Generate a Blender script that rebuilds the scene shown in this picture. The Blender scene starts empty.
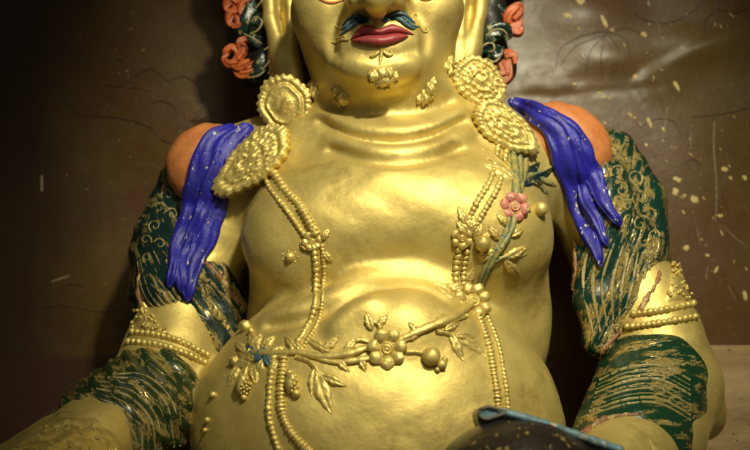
import bpy, bmesh, math, random
import numpy as np
from mathutils import Vector, Matrix
from mathutils.bvhtree import BVHTree

random.seed(7); np.random.seed(7)
scene = bpy.context.scene
COL = scene.collection

# ------------------------------------------------------------------ camera
PITCH = math.radians(10.0)
DIST = 2.2
PX = 0.002                                    # metres per photo pixel at the distance of the origin
CAM = Vector((0.0, -DIST * math.cos(PITCH), -DIST * math.sin(PITCH)))
FW = Vector((0, math.cos(PITCH), math.sin(PITCH)))
UP = Vector((0, -math.sin(PITCH), math.cos(PITCH)))
RT = Vector((1, 0, 0))
cam_data = bpy.data.cameras.new('camera')
cam_data.sensor_fit = 'HORIZONTAL'
cam_data.angle = 2 * math.atan(375 * PX / DIST)
cam_data.clip_start = 0.01
cam_data.clip_end = 100
cam_data.dof.use_dof = True
cam_data.dof.focus_distance = DIST - 0.22
cam_data.dof.aperture_fstop = 2.6
cam = bpy.data.objects.new('camera', cam_data)
COL.objects.link(cam)
cam.location = CAM
cam.rotation_euler = (math.pi / 2 + PITCH, 0, 0)
scene.camera = cam

# ------------------------------------------------------------------ light
world = bpy.data.worlds.new('World')
scene.world = world
world.use_nodes = True
bg = world.node_tree.nodes['Background']
bg.inputs['Color'].default_value = (1.0, 0.86, 0.55, 1)
bg.inputs['Strength'].default_value = 0.075

def spot_lamp(name, loc, target, radius, watts, colour, cone):
    d = bpy.data.lights.new(name, 'SPOT')
    d.shadow_soft_size = radius; d.energy = watts; d.color = colour
    d.spot_size = math.radians(cone); d.spot_blend = 1.0
    o = bpy.data.objects.new(name, d); COL.objects.link(o)
    o.location = loc
    o.rotation_euler = (Vector(target) - Vector(loc)).to_track_quat('-Z', 'Y').to_euler()
    return o
spot_lamp('key_lamp', (0.56, -2.05, 1.36), (0.20, 0, 0.07), 0.10, 350, (1.0, 0.915, 0.65), 46)
spot_lamp('soft_lamp', (0.36, -2.3, 1.10), (0.10, 0, 0.05), 0.50, 50, (1.0, 0.915, 0.66), 48)

scene.view_settings.view_transform = 'Standard'
scene.view_settings.look = 'None'
scene.view_settings.exposure = 0.0
scene.view_settings.gamma = 1.0

# ------------------------------------------------------------------ pixel helpers (photo pixels 750 x 450)
def ray(u, v):
    return (FW * DIST + RT * ((u - 375) * PX) + UP * ((225 - v) * PX))
def P(u, v, y):
    d = ray(u, v); t = (y - CAM.y) / d.y
    return CAM + d * t
def S(y):                                     # metres per pixel at depth y
    return PX * (y - CAM.y) / (DIST * math.cos(PITCH))
def catmull(pts, n):
    a = np.array(pts, float)
    if len(a) == 2:
        t = np.linspace(0, 1, n)[:, None]; return a[0] * (1 - t) + a[1] * t
    p = np.vstack([2 * a[0] - a[1], a, 2 * a[-1] - a[-2]])
    out = []; m = len(a) - 1
    for q in np.linspace(0, m, n):
        i = min(int(q), m - 1); t = q - i
        p0, p1, p2, p3 = p[i:i + 4]
        out.append(.5 * (2 * p1 + (p2 - p0) * t + (2 * p0 - 5 * p1 + 4 * p2 - p3) * t * t + (3 * p1 - p0 - 3 * p2 + p3) * t ** 3))
    return np.array(out)

# ------------------------------------------------------------------ materials
class N:
    def __init__(s, name):
        s.m = bpy.data.materials.new(name); s.m.use_nodes = True
        s.t = s.m.node_tree; s.b = s.t.nodes['Principled BSDF']
        s.co = s.t.nodes.new('ShaderNodeTexCoord').outputs['Object']
    def set(s, **k):
        for a, v in k.items():
            s.b.inputs[a.replace('_', ' ')].default_value = v
        return s
    def link(s, a, b): s.t.links.new(a, b)
    def mapping(s, scale=(1, 1, 1), rot=(0, 0, 0), loc=(0, 0, 0)):
        n = s.t.nodes.new('ShaderNodeMapping'); s.link(s.co, n.inputs['Vector'])
        n.inputs['Scale'].default_value = scale; n.inputs['Rotation'].default_value = rot; n.inputs['Location'].default_value = loc
        return n.outputs['Vector']
    def noise(s, scale, detail=4, rough=.55, vec=None, dist=0.0):
        n = s.t.nodes.new('ShaderNodeTexNoise'); s.link(vec or s.co, n.inputs['Vector'])
        n.inputs['Scale'].default_value = scale; n.inputs['Detail'].default_value = detail
        n.inputs['Roughness'].default_value = rough; n.inputs['Distortion'].default_value = dist
        return n.outputs['Fac']
    def wave(s, scale, dist, vec=None, kind='BANDS', dscale=1.0):
        n = s.t.nodes.new('ShaderNodeTexWave'); s.link(vec or s.co, n.inputs['Vector'])
        n.wave_type = kind; n.inputs['Scale'].default_value = scale; n.inputs['Distortion'].default_value = dist
        n.inputs['Detail'].default_value = 2; n.inputs['Detail Scale'].default_value = dscale
        return n.outputs['Fac']
    def voro(s, scale, vec=None, feature='F1'):
        n = s.t.nodes.new('ShaderNodeTexVoronoi'); s.link(vec or s.co, n.inputs['Vector'])
        n.feature = feature; n.inputs['Scale'].default_value = scale
        return n.outputs['Distance']
    def ramp(s, fac, stops):
        n = s.t.nodes.new('ShaderNodeValToRGB'); s.link(fac, n.inputs['Fac'])
        e = n.color_ramp.elements
        while len(e) < len(stops): e.new(.5)
        for el, (p, c) in zip(e, stops):
            el.position = p; el.color = (*c, 1) if isinstance(c, tuple) else (c, c, c, 1)
        return n.outputs['Color']
    def math(s, op, a, b=0.0):
        n = s.t.nodes.new('ShaderNodeMath'); n.operation = op
        for i, x in enumerate((a, b)):
            if isinstance(x, (int, float)): n.inputs[i].default_value = x
            else: s.link(x, n.inputs[i])
        return n.outputs[0]
    def mix(s, fac, a, b):
        n = s.t.nodes.new('ShaderNodeMix'); n.data_type = 'RGBA'
        for k, x in ((0, fac), (6, a), (7, b)):
            if isinstance(x, tuple): n.inputs[k].default_value = (*x, 1)
            elif isinstance(x, (int, float)): n.inputs[k].default_value = x
            else: s.link(x, n.inputs[k])
        return n.outputs[2]
    def bump(s, h, strength=.3, dist=.004, prev=None):
        n = s.t.nodes.new('ShaderNodeBump'); s.link(h, n.inputs['Height'])
        n.inputs['Strength'].default_value = strength; n.inputs['Distance'].default_value = dist
        if prev: s.link(prev, n.inputs['Normal'])
        return n.outputs['Normal']
    def out(s, **k):
        for a, o in k.items(): s.link(o, s.b.inputs[a.replace('_', ' ')])
        return s.m

GOLD_A, GOLD_B = (0.67, 0.54, 0.18), (0.55, 0.43, 0.135)
def gold(name, rough=.56, metal=.68, fine=.10):
    n = N(name).set(Metallic=metal)
    c = n.mix(n.ramp(n.noise(9, 6, .65), [(.35, 0.0), (.65, 1.0)]), GOLD_A, GOLD_B)
    spots = n.ramp(n.noise(55, 3, .6), [(.66, 0.0), (.74, 1.0)])
    c = n.mix(n.math('MULTIPLY', spots, .35), c, (0.30, 0.20, 0.05))
    rub = n.ramp(n.noise(5.5, 8, .72, n.mapping(loc=(4, 2, 1))), [(.54, 0.0), (.62, 1.0)])
    c = n.mix(n.math('MULTIPLY', rub, .6), c, (0.42, 0.30, 0.085))
    crack = n.ramp(n.voro(9, n.mapping((1, 1, 1.6)), 'DISTANCE_TO_EDGE'), [(.0, 1.0), (.012, 0.0)])
    c = n.mix(n.math('MULTIPLY', n.math('MULTIPLY', crack, rub), .4), c, (0.16, 0.10, 0.03))
    brush = n.noise(26, 5, .6, n.mapping((1, 1, 1.5), (0, .5, 0)))
    r = n.math('ADD', n.math('MULTIPLY', n.noise(22, 5, .7), .26), rough - .13)
    b1 = n.bump(brush, fine, .012)
    b1 = n.bump(n.noise(11, 4, .55), fine * 2.2, .016, b1)
    b2 = n.bump(n.noise(210, 3, .6), fine * .55, .002, b1)
    return n.out(Base_Color=c, Roughness=r, Normal=b2)
M_GOLD = gold('gold_paint')
M_GOLDR = gold('gold_relief', .52, .64, .22)
M_GOLDM = gold('gold_worn', .50, .62, .3)
M_GOLDTEX = gold('gold_chased', .48, .65, .2)
_n = M_GOLDTEX.node_tree
_v = _n.nodes.new('ShaderNodeTexVoronoi'); _v.inputs['Scale'].default_value = 48; _b = _n.nodes.new('ShaderNodeBump'); _b.inputs['Strength'].default_value = .9; _b.inputs['Distance'].default_value = .006
_n.links.new(_n.nodes['Texture Coordinate'].outputs['Object'], _v.inputs['Vector']); _n.links.new(_v.outputs['Distance'], _b.inputs['Height'])
_b.invert = True
_n.links.new(_b.outputs['Normal'], _n.nodes['Principled BSDF'].inputs['Normal'])

def brocade(name, rot, streak=(1, 1, 1), curls=True, green=(0.006, 0.045, 0.024), amt=.52):
    n = N(name)
    v0 = n.mapping((1, 1, 1), rot)
    mp = n.t.nodes.new('ShaderNodeMapping'); n.link(v0, mp.inputs['Vector']); mp.inputs['Scale'].default_value = streak
    v = mp.outputs['Vector']
    st = n.ramp(n.noise(34, 4, .65, v, .5), [(amt - .03, 0.0), (amt + .03, 1.0)])
    cu = n.ramp(n.wave(16, 9, None, 'RINGS', 2.6), [(.62, 0.0), (.72, 1.0)])
    sel = n.ramp(n.noise(6, 2), [(.47, 0.0), (.53, 1.0)])
    f = n.mix(sel, st, cu) if curls else st
    wear = n.ramp(n.noise(120, 4, .7), [(.38, 0.0), (.5, 1.0)])
    fm = n.math('MULTIPLY', f, wear)
    c = n.mix(fm, n.mix(n.noise(15, 3), green, tuple(x * 1.8 for x in green)), (0.42, 0.32, 0.10))
    nm = n.bump(fm, .5, .004, n.bump(n.noise(60, 4), .3, .003))
    return n.set(Roughness=.24).out(Base_Color=c, Metallic=n.math('MULTIPLY', fm, .55), Normal=nm)
M_BROC_R = brocade('green_brocade', (0, math.radians(-24), 0), (1.7, 1, .22), False, (0.003, 0.021, 0.015), .53)
M_BROC_L = brocade('green_brocade_dull', (0, math.radians(35), 0), (1.7, 1, .25), False, (0.003, 0.014, 0.012), .55)
M_CUFF_R = brocade('cuff_brocade', (0, math.radians(5), 0), (.25, .6, 1.8), False, (0.003, 0.023, 0.010), .55)
M_CUFF_L = brocade('cuff_brocade_dull', (0, math.radians(-40), 0), (.3, .6, 1.8), False, (0.010, 0.022, 0.008), .52)

def paint(name, col, col2, rough=.35, fleck=None, fleck_amt=.7, fscale=70):
    n = N(name).set(Roughness=rough)
    c = n.mix(n.ramp(n.noise(30, 5, .6), [(.35, 0.0), (.65, 1.0)]), col, col2)
    if fleck:
        c = n.mix(n.ramp(n.noise(fscale, 2, .5, n.mapping((1.4, 1, .8))), [(fleck_amt, 0.0), (fleck_amt + .02, 1.0)]), c, fleck)
    dirt = n.ramp(n.noise(16, 7, .7, n.mapping(loc=(2, 5, 3))), [(.52, 0.0), (.66, 1.0)])
    c = n.mix(n.math('MULTIPLY', dirt, .6), c, tuple(.42 * x + .02 for x in col))
    nm = n.bump(n.noise(140, 4), .3, .002, n.bump(n.noise(28, 5, .65), .5, .007))
    return n.out(Base_Color=c, Normal=nm)
M_BLUE = paint('blue_paint', (0.013, 0.012, 0.34), (0.009, 0.009, 0.24), .5, (.5, .45, .35), .68, 80)
M_ORANGE = paint('orange_paint', (0.52, 0.19, 0.055), (0.42, 0.14, 0.04), .55, (.3, .16, .05), .74)
M_HEM = paint('faded_orange', (0.26, 0.10, 0.035), (0.18, 0.09, 0.03), .5, (.4, .28, .1), .56, 60)
M_CORAL = paint('flame_orange', (0.50, 0.105, 0.022), (0.30, 0.06, 0.014), .46, (.45, .3, .1), .72)
M_RED = paint('lip_red', (0.27, 0.034, 0.038), (0.21, 0.026, 0.030), .45)
M_PINK = paint('pink_paint', (0.50, 0.19, 0.14), (0.42, 0.125, 0.10), .45, (.55, .42, .16), .60, 110)
M_TEAL = paint('teal_paint', (0.055, 0.115, 0.14), (0.035, 0.07, 0.095), .42, (.3, .32, .25), .66, 110)
M_STEM = paint('worn_green_gilt', (0.38, 0.31, 0.10), (0.17, 0.19, 0.085), .42, (.08, .13, .09), .60, 120)
M_HAIR = paint('hair_green', (0.008, 0.028, 0.020), (0.006, 0.016, 0.012), .25, (.22, .22, .10), .62, 60)
M_BLACK = paint('black_paint', (0.008, 0.007, 0.005), (0.014, 0.011, 0.008), .45)
M_VESSEL = paint('black_worn_paint', (0.020, 0.013, 0.007), (0.012, 0.009, 0.006), .42, (.24, .17, .06), .64, 60)
M_PALEBLUE = paint('pale_blue_paint', (0.16, 0.30, 0.36), (0.10, 0.20, 0.27), .4, (.45, .42, .34), .60, 60)
M_GREYRIM = paint('grey_rim', (0.16, 0.14, 0.10), (0.10, 0.085, 0.06), .5)
M_LINE = paint('painted_line', (0.040, 0.014, 0.008), (0.030, 0.011, 0.006), .4)
M_FLECK = paint('gold_fleck', (0.55, 0.42, 0.16), (0.40, 0.30, 0.11), .5)
M_SCRATCH = paint('pale_scratch', (0.20, 0.155, 0.08), (0.16, 0.12, 0.06), .5)

def wall_mat():
    n = N('mural_wall_paint').set(Specular_IOR_Level=.30)
    base = n.mix(n.ramp(n.noise(3.0, 6, .65), [(.3, 0.0), (.7, 1.0)]), (0.112, 0.066, 0.014), (0.056, 0.030, 0.006))
    c = n.mix(n.ramp(n.noise(5, 4, .6, n.mapping(loc=(3, 1, 2))), [(.46, 0.0), (.62, .6)]), base, (0.075, 0.028, 0.010))
    c = n.mix(n.ramp(n.noise(60, 4, .7), [(.60, 0.0), (.70, .5)]), c, (0.16, 0.105, 0.045))
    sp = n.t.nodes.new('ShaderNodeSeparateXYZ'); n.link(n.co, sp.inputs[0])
    # colour darkens gradually towards the left edge; a maroon dado low on that side
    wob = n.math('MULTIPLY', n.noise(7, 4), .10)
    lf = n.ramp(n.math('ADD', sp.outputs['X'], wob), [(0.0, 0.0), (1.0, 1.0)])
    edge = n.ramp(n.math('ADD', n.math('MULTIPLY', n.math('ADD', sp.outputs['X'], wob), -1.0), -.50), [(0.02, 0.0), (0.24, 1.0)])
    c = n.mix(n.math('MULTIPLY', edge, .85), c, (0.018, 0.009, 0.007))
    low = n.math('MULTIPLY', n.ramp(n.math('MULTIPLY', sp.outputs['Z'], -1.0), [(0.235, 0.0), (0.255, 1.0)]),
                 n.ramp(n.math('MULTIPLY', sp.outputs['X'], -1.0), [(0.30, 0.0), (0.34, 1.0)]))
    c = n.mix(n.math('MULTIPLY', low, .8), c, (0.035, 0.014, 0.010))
    r = n.math('ADD', n.math('MULTIPLY', n.noise(11, 6, .7), .30), .24)
    nm = n.bump(n.noise(90, 4, .5), .12, .002, n.bump(n.noise(9, 4, .5), .2, .012))
    return n.out(Base_Color=c, Roughness=r, Normal=nm)
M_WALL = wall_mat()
def ledge_mat():
    n = N('ledge_plaster').set(Roughness=.7)
    c = n.mix(n.ramp(n.noise(8, 6, .65, n.mapping((1, 1, 4))), [(.35, 0.0), (.65, 1.0)]), (0.25, 0.17, 0.075), (0.17, 0.11, 0.045))
    c = n.mix(n.ramp(n.noise(60, 2), [(.70, 0.0), (.74, 1.0)]), c, (0.05, 0.03, 0.015))
    return n.out(Base_Color=c, Normal=n.bump(n.noise(25, 5), .5, .01))
M_LEDGE = ledge_mat()

# ------------------------------------------------------------------ object helpers
def mesh_obj(name, V, F, mats, parent=None, smooth=True, midx=None):
    me = bpy.data.meshes.new(name)
    me.from_pydata([tuple(map(float, p)) for p in V], [], [tuple(int(i) for i in f) for f in F])
    me.update()
    for m in (mats if isinstance(mats, (list, tuple)) else [mats]): me.materials.append(m)
    if smooth: me.polygons.foreach_set('use_smooth', [True] * len(me.polygons))
    if midx is not None: me.polygons.foreach_set('material_index', [int(i) for i in midx])
    o = bpy.data.objects.new(name, me); COL.objects.link(o)
    if parent is not None: put(o, parent)
    return o
def world_loc(o):
    l = Vector(o.location)
    return l if o.parent is None else Vector((0, 0, 0))
def put(o, parent):
    o.parent = parent
    root = parent
    if parent.parent is None and parent.type == 'EMPTY':
        o.matrix_parent_inverse = Matrix.Translation(-Vector(parent.location))
def thing(name, label, cat, loc):
    o = bpy.data.objects.new(name, None); COL.objects.link(o)
    o.location = loc; o.empty_display_size = .05
    o['label'] = label; o['category'] = cat
    return o
class MB:                                      # collects pieces of one mesh
    def __init__(s): s.V = []; s.F = []; s.I = []
    def add(s, V, F, mi=0):
        b = len(s.V); s.V.extend(V); s.F.extend([tuple(i + b for i in f) for f in F]); s.I.extend([mi] * len(F))
    def build(s, name, mats, parent=None, smooth=True): return mesh_obj(name, s.V, s.F, mats, parent, smooth, s.I)

def grid_faces(nu, nv, wrap_u=False, wrap_v=False, flip=False):
    F = []
    for i in range(nu if wrap_u else nu - 1):
        for j in range(nv if wrap_v else nv - 1):
            a = i * nv + j; b = ((i + 1) % nu) * nv + j
            c = ((i + 1) % nu) * nv + (j + 1) % nv; d = i * nv + (j + 1) % nv
            F.append((a, d, c, b) if flip else (a, b, c, d))
    return F

def sweep(pts, radii, nside=12, lobes=0, amp=0.0, flat=1.0, up=None, twist=0.0):
    """closed tube through world points; 'flat' squeezes it along the view/normal direction"""
    pts = [Vector(p) for p in pts]; n = len(pts); V = []
    for i, p in enumerate(pts):
        t = (pts[min(i + 1, n - 1)] - pts[max(i - 1, 0)]).normalized()
        nrm = Vector(up[i]) if up is not None else (CAM - p).normalized()
        side = t.cross(nrm)
        if side.length < 1e-5: side = t.cross(Vector((.3, .5, .8)))
        side.normalize(); nn = side.cross(t).normalized()
        for k in range(nside):
            a = 2 * math.pi * k / nside
            r = radii[i] * (1 + amp * math.cos(lobes * a + twist * i))
            V.append(p + side * (math.cos(a) * r) + nn * (math.sin(a) * r * flat))
    F = grid_faces(n, nside, False, True)
    b = len(V)
    t0 = (pts[0] - pts[1]).normalized(); t1 = (pts[-1] - pts[-2]).normalized()
    V.append(pts[0] + t0 * radii[0] * .6); V.append(pts[-1] + t1 * radii[-1] * .6)
    for k in range(nside):
        F.append((b, (k + 1) % nside, k))
        F.append((b + 1, (n - 1) * nside + k, (n - 1) * nside + (k + 1) % nside))
    return V, F

_ico = None
def blob(c, r, frame=None, scale=(1, 1, 1), jit=0.0, sub=2):
    global _ico
    if _ico is None:
        _ico = {}
    if sub not in _ico:
        bm = bmesh.new(); bmesh.ops.create_icosphere(bm, subdivisions=sub, radius=1)
        bm.verts.ensure_lookup_table()
        _ico[sub] = ([v.co.copy() for v in bm.verts], [tuple(v.index for v in f.verts) for f in bm.faces]); bm.free()
    V0, F0 = _ico[sub]
    c = Vector(c); V = []
    ph = random.random() * 6
    for q in V0:
        k = 1 + jit * math.sin(5 * q.x + ph) * math.cos(4 * q.y + 3 * q.z + ph)
        w = Vector((q.x * scale[0], q.y * scale[1], q.z * scale[2])) * (r * k)
        V.append(c + (frame @ w if frame is not None else w))
    return V, F0

# ------------------------------------------------------------------ signed-distance sculpting
class Field:
    def __init__(s, lo, hi, h):
        s.ax = [np.arange(lo[i], hi[i] + h, h, dtype=np.float32) for i in range(3)]
        s.v = np.full([len(a) for a in s.ax], 1.0, np.float32); s.h = h
    def sl(s, lo, hi):
        r = []
        for i in range(3):
            a = max(0, int((lo[i] - s.ax[i][0]) / s.h) - 1); b = min(len(s.ax[i]), int((hi[i] - s.ax[i][0]) / s.h) + 3)
            if b <= a: return None
            r.append(slice(a, b))
        return tuple(r)
    def xyz(s, sl):
        return (s.ax[0][sl[0]][:, None, None], s.ax[1][sl[1]][None, :, None], s.ax[2][sl[2]][None, None, :])
    def comb(s, sl, d, k, mode):
        a = s.v[sl]
        if mode == 'add':
            h = np.maximum(k - np.abs(a - d), 0) / k; s.v[sl] = np.minimum(a, d) - h * h * k * .25
        else:
            d = -d; h = np.maximum(k - np.abs(a - d), 0) / k; s.v[sl] = np.maximum(a, d) + h * h * k * .25
    def ell(s, u, v, y, ru, rv, ry, k=.03, rot=0, mode='add', yaw=0):
        c = P(u, v, y); q = S(y); r = np.array([ru * q, ry, rv * q], np.float32); m = float(max(r)) + k + .02
        sl = s.sl(c - Vector((m, m, m)), c + Vector((m, m, m)))
        if sl is None: return
        X, Y, Z = s.xyz(sl); X = X - c.x; Y = Y - c.y; Z = Z - c.z
        if rot:
            a = math.radians(rot); X, Z = X * math.cos(a) - Z * math.sin(a), X * math.sin(a) + Z * math.cos(a)
        if yaw:
            a = math.radians(yaw); X, Y = X * math.cos(a) + Y * math.sin(a), -X * math.sin(a) + Y * math.cos(a)
        k0 = np.sqrt((X / r[0]) ** 2 + (Y / r[1]) ** 2 + (Z / r[2]) ** 2)
        k1 = np.sqrt((X / r[0] ** 2) ** 2 + (Y / r[1] ** 2) ** 2 + (Z / r[2] ** 2) ** 2) + 1e-6
        s.comb(sl, (k0 * (k0 - 1) / k1).astype(np.float32), k, mode)
    def cap(s, pts, k=.03, mode='add'):
        """chain of (u, v, y, radius in pixels)"""
        w = [(P(a[0], a[1], a[2]), a[3] * S(a[2])) for a in pts]
        lo = [min(p[i] - r for p, r in w) - k - .02 for i in range(3)]; hi = [max(p[i] + r for p, r in w) + k + .02 for i in range(3)]
        sl = s.sl(lo, hi)
        if sl is None: return
        X, Y, Z = s.xyz(sl); D = None
        for (a, ra), (b, rb) in zip(w[:-1], w[1:]):
            ab = b - a; L = ab.length_squared
            t = np.clip(((X - a.x) * ab.x + (Y - a.y) * ab.y + (Z - a.z) * ab.z) / L, 0, 1)
            d = np.sqrt((X - a.x - t * ab.x) ** 2 + (Y - a.y - t * ab.y) ** 2 + (Z - a.z - t * ab.z) ** 2) - (ra + (rb - ra) * t)
            if D is None: D = d
            else:
                h = np.maximum(.012 - np.abs(D - d), 0) / .012; D = np.minimum(D, d) - h * h * .003
        s.comb(sl, D.astype(np.float32), k, mode)
    def lumps(s, amp, f):
        X, Y, Z = s.xyz((slice(None),) * 3)
        s.v += amp * (np.sin(X * f + 1.3 * np.sin(Z * f * .7)) * np.sin(Z * f * .9 + 2 + np.sin(Y * f)) ).astype(np.float32)
    def folds(s, amp, dx, dz, wl, wob=.6):
        X, Y, Z = s.xyz((slice(None),) * 3)
        ph = (X * dx + Z * dz) * (2 * math.pi / wl) + wob * np.sin(X * 21 + Y * 9) + wob * np.sin(Z * 17 + Y * 13)
        s.v += (amp * np.sin(ph) - amp * .4 * np.abs(np.cos(ph * .5 + 1))).astype(np.float32)
    def mesh(s, smooth=3):
        v = s.v; ins = v < 0
        nx, ny, nz = v.shape
        cnt = np.zeros((nx - 1, ny - 1, nz - 1), np.int8)
        for dx in (0, 1):
            for dy in (0, 1):
                for dz in (0, 1): cnt += ins[dx:nx - 1 + dx, dy:ny - 1 + dy, dz:nz - 1 + dz]
        act = (cnt > 0) & (cnt < 8)
        I = np.argwhere(act); idx = np.full(act.shape, -1, np.int64); idx[act] = np.arange(len(I))
        acc = np.zeros((len(I), 3)); num = np.zeros(len(I))
        cor = [(a, b, c) for a in (0, 1) for b in (0, 1) for c in (0, 1)]
        for a in cor:
            for ax in range(3):
                if a[ax]: continue
                b = list(a); b[ax] = 1
                va = v[I[:, 0] + a[0], I[:, 1] + a[1], I[:, 2] + a[2]]; vb = v[I[:, 0] + b[0], I[:, 1] + b[1], I[:, 2] + b[2]]
                m = (va < 0) != (vb < 0)
                t = np.where(m, va / np.where(m, va - vb, 1), 0)
                p = np.tile(np.array(a, float), (len(I), 1)); p[:, ax] += t
                acc[m] += p[m]; num[m] += 1
        pos = (I + acc / num[:, None]) * s.h + np.array([s.ax[0][0], s.ax[1][0], s.ax[2][0]])
        F = []
        for ax in range(3):
            sa = [slice(None)] * 3; sb = [slice(None)] * 3; sa[ax] = slice(0, -1); sb[ax] = slice(1, None)
            e = np.argwhere(ins[tuple(sa)] != ins[tuple(sb)])
            o1, o2 = [(1, 2), (2, 0), (0, 1)][ax]
            ok = (e[:, o1] > 0) & (e[:, o2] > 0) & (e[:, o1] < v.shape[o1] - 1) & (e[:, o2] < v.shape[o2] - 1)
            e = e[ok]
            def cell(d1, d2):
                q = e.copy(); q[:, o1] += d1; q[:, o2] += d2; return idx[q[:, 0], q[:, 1], q[:, 2]]
            quad = np.stack([cell(-1, -1), cell(0, -1), cell(0, 0), cell(-1, 0)], 1)
            fl = ~ins[e[:, 0], e[:, 1], e[:, 2]]
            quad[fl] = quad[fl][:, ::-1]
            F.append(quad)
        F = np.vstack(F)
        E = np.vstack([F[:, [0, 1]], F[:, [1, 2]], F[:, [2, 3]], F[:, [3, 0]]])
        deg = np.bincount(E.ravel(), minlength=len(pos)).astype(float)
        for _ in range(smooth):
            for lam in (.55, -.35) if smooth > 3 else (.5,):
                a = np.zeros_like(pos)
                for d in range(3):
                    a[:, d] = np.bincount(E[:, 0], pos[E[:, 1], d], len(pos)) + np.bincount(E[:, 1], pos[E[:, 0], d], len(pos))
                pos = pos + lam * (a / deg[:, None] - pos)
        return pos, F
BVHS = {}
def sculpt(name, fld, mat, parent, smooth=3, key=None):
    V, F = fld.mesh(smooth)
    o = mesh_obj(name, V, F, mat, parent)
    BVHS[key or name + str(len(BVHS))] = BVHTree.FromPolygons([tuple(p) for p in V], [tuple(int(i) for i in f) for f in F])
    return o
def hit(u, v, keys=None, back=None):
    d = ray(u, v).normalized(); best = None
    for k, b in BVHS.items():
        if keys and k not in keys: continue
        loc, nrm, _, dist = b.ray_cast(CAM, d)
        if loc is not None and (best is None or dist < best[2]): best = (loc, nrm, dist)
    if best is None:
        y = back if back is not None else 0.0
        return P(u, v, y), -d
    n = best[1]
    if n.dot(d) > 0: n = -n
    return best[0], n
BODY = ['body']
def depth_smooth(c, keys, back=None, it=6):
    ys = []; ns = []
    for q in c:
        p, nr = hit(q[0], q[1], keys, back); ys.append(p.y); ns.append(nr)
    ys = np.array(ys)
    for _ in range(it):
        ys[1:-1] = (ys[:-2] + 2 * ys[1:-1] + ys[2:]) / 4
    return ys, ns

# ------------------------------------------------------------------ the setting: painted wall and ledge
WALL_Y = 0.31
def wall_point(u, v, off=0.0):
    p = P(u, v, WALL_Y); return Vector((p.x, WALL_Y - wall_h(p.x, p.z) - off, p.z))
BUMPS = [(u_, v_, r_, r_ * .8, e_) for u_, v_, r_, e_ in [(533, 74, 9, .003), (545, 70, 8, .003), (541, 84, 10, .004), (556, 78, 9, .003), (552, 90, 8, .003), (566, 86, 9, .003), (528, 86, 8, .003), (570, 72, 8, .002), (580, 90, 7, .002)]] + [(612, 60, 40, 18, .010), (690, 45, 60, 22, .012), (590, 15, 50, 30, .012), (700, 160, 60, 80, .008), (90, 120, 80, 60, .008)]
BW = [(P(a, b, WALL_Y), c * S(WALL_Y), d * S(WALL_Y), e) for a, b, c, d, e in BUMPS]
CA, CB = P(505, 98, WALL_Y), P(660, 88, WALL_Y)
DA, DB = P(645, 76, WALL_Y), P(770, 12, WALL_Y)
def seg(px, pz, a, b):
    dx, dz = b.x - a.x, b.z - a.z; t = ((px - a.x) * dx + (pz - a.z) * dz) / (dx * dx + dz * dz)
    tc = min(1, max(0, t)); ex, ez = px - a.x - tc * dx, pz - a.z - tc * dz
    s = (px - a.x) * dz - (pz - a.z) * dx
    return math.hypot(ex, ez) * (1 if s > 0 else -1), t
def wall_h(x, z):
    h = .004 * math.sin(x * 5 + 2 * math.sin(z * 4)) * math.sin(z * 6 + 1) + .002 * math.sin(x * 17 + z * 11)
    for c, a, b, e in BW:
        q = ((x - c.x) / a) ** 2 + ((z - c.z) / b) ** 2
        if q < 9: h += e * math.exp(-q * 1.2)
    d, t = seg(x, z, CA, CB); h -= .002 * math.exp(-(d / .006) ** 2)
    d, t = seg(x, z, DA, DB)
    if -.1 < t < 1.1: h += .006 * math.exp(-(max(0, d) / .06) ** 2) * (1 if d > 0 else math.exp(-(d / .012) ** 2))
    return h
wall = thing('mural_wall', 'dark brown painted mural wall with gold flecks and cloud outlines behind the gilded statue', 'wall', (0, WALL_Y, -1.0))
V = []; nu, nv = 330, 220
for i in range(nu):
    x = -1.6 + 3.2 * i / (nu - 1)
    for j in range(nv):
        z = -1.0 + 2.1 * j / (nv - 1); V.append((x, WALL_Y - wall_h(x, z), z))
F = grid_faces(nu, nv)
b = len(V)
V += [(-1.6, WALL_Y + .12, -1.0), (1.6, WALL_Y + .12, -1.0), (1.6, WALL_Y + .12, 1.1), (-1.6, WALL_Y + .12, 1.1)]
F += [(b, b + 3, b + 2, b + 1)]
F += [tuple([b + 3, b] + [j for j in range(nv)]), tuple([b + 1, b + 2] + [(nu - 1) * nv + j for j in range(nv - 1, -1, -1)]),
      tuple([b + 2, b + 3] + [i * nv + nv - 1 for i in range(nu)]), tuple([b, b + 1] + [i * nv for i in range(nu - 1, -1, -1)])]
o = mesh_obj('painted_plaster', V, F, M_WALL, wall)

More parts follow.
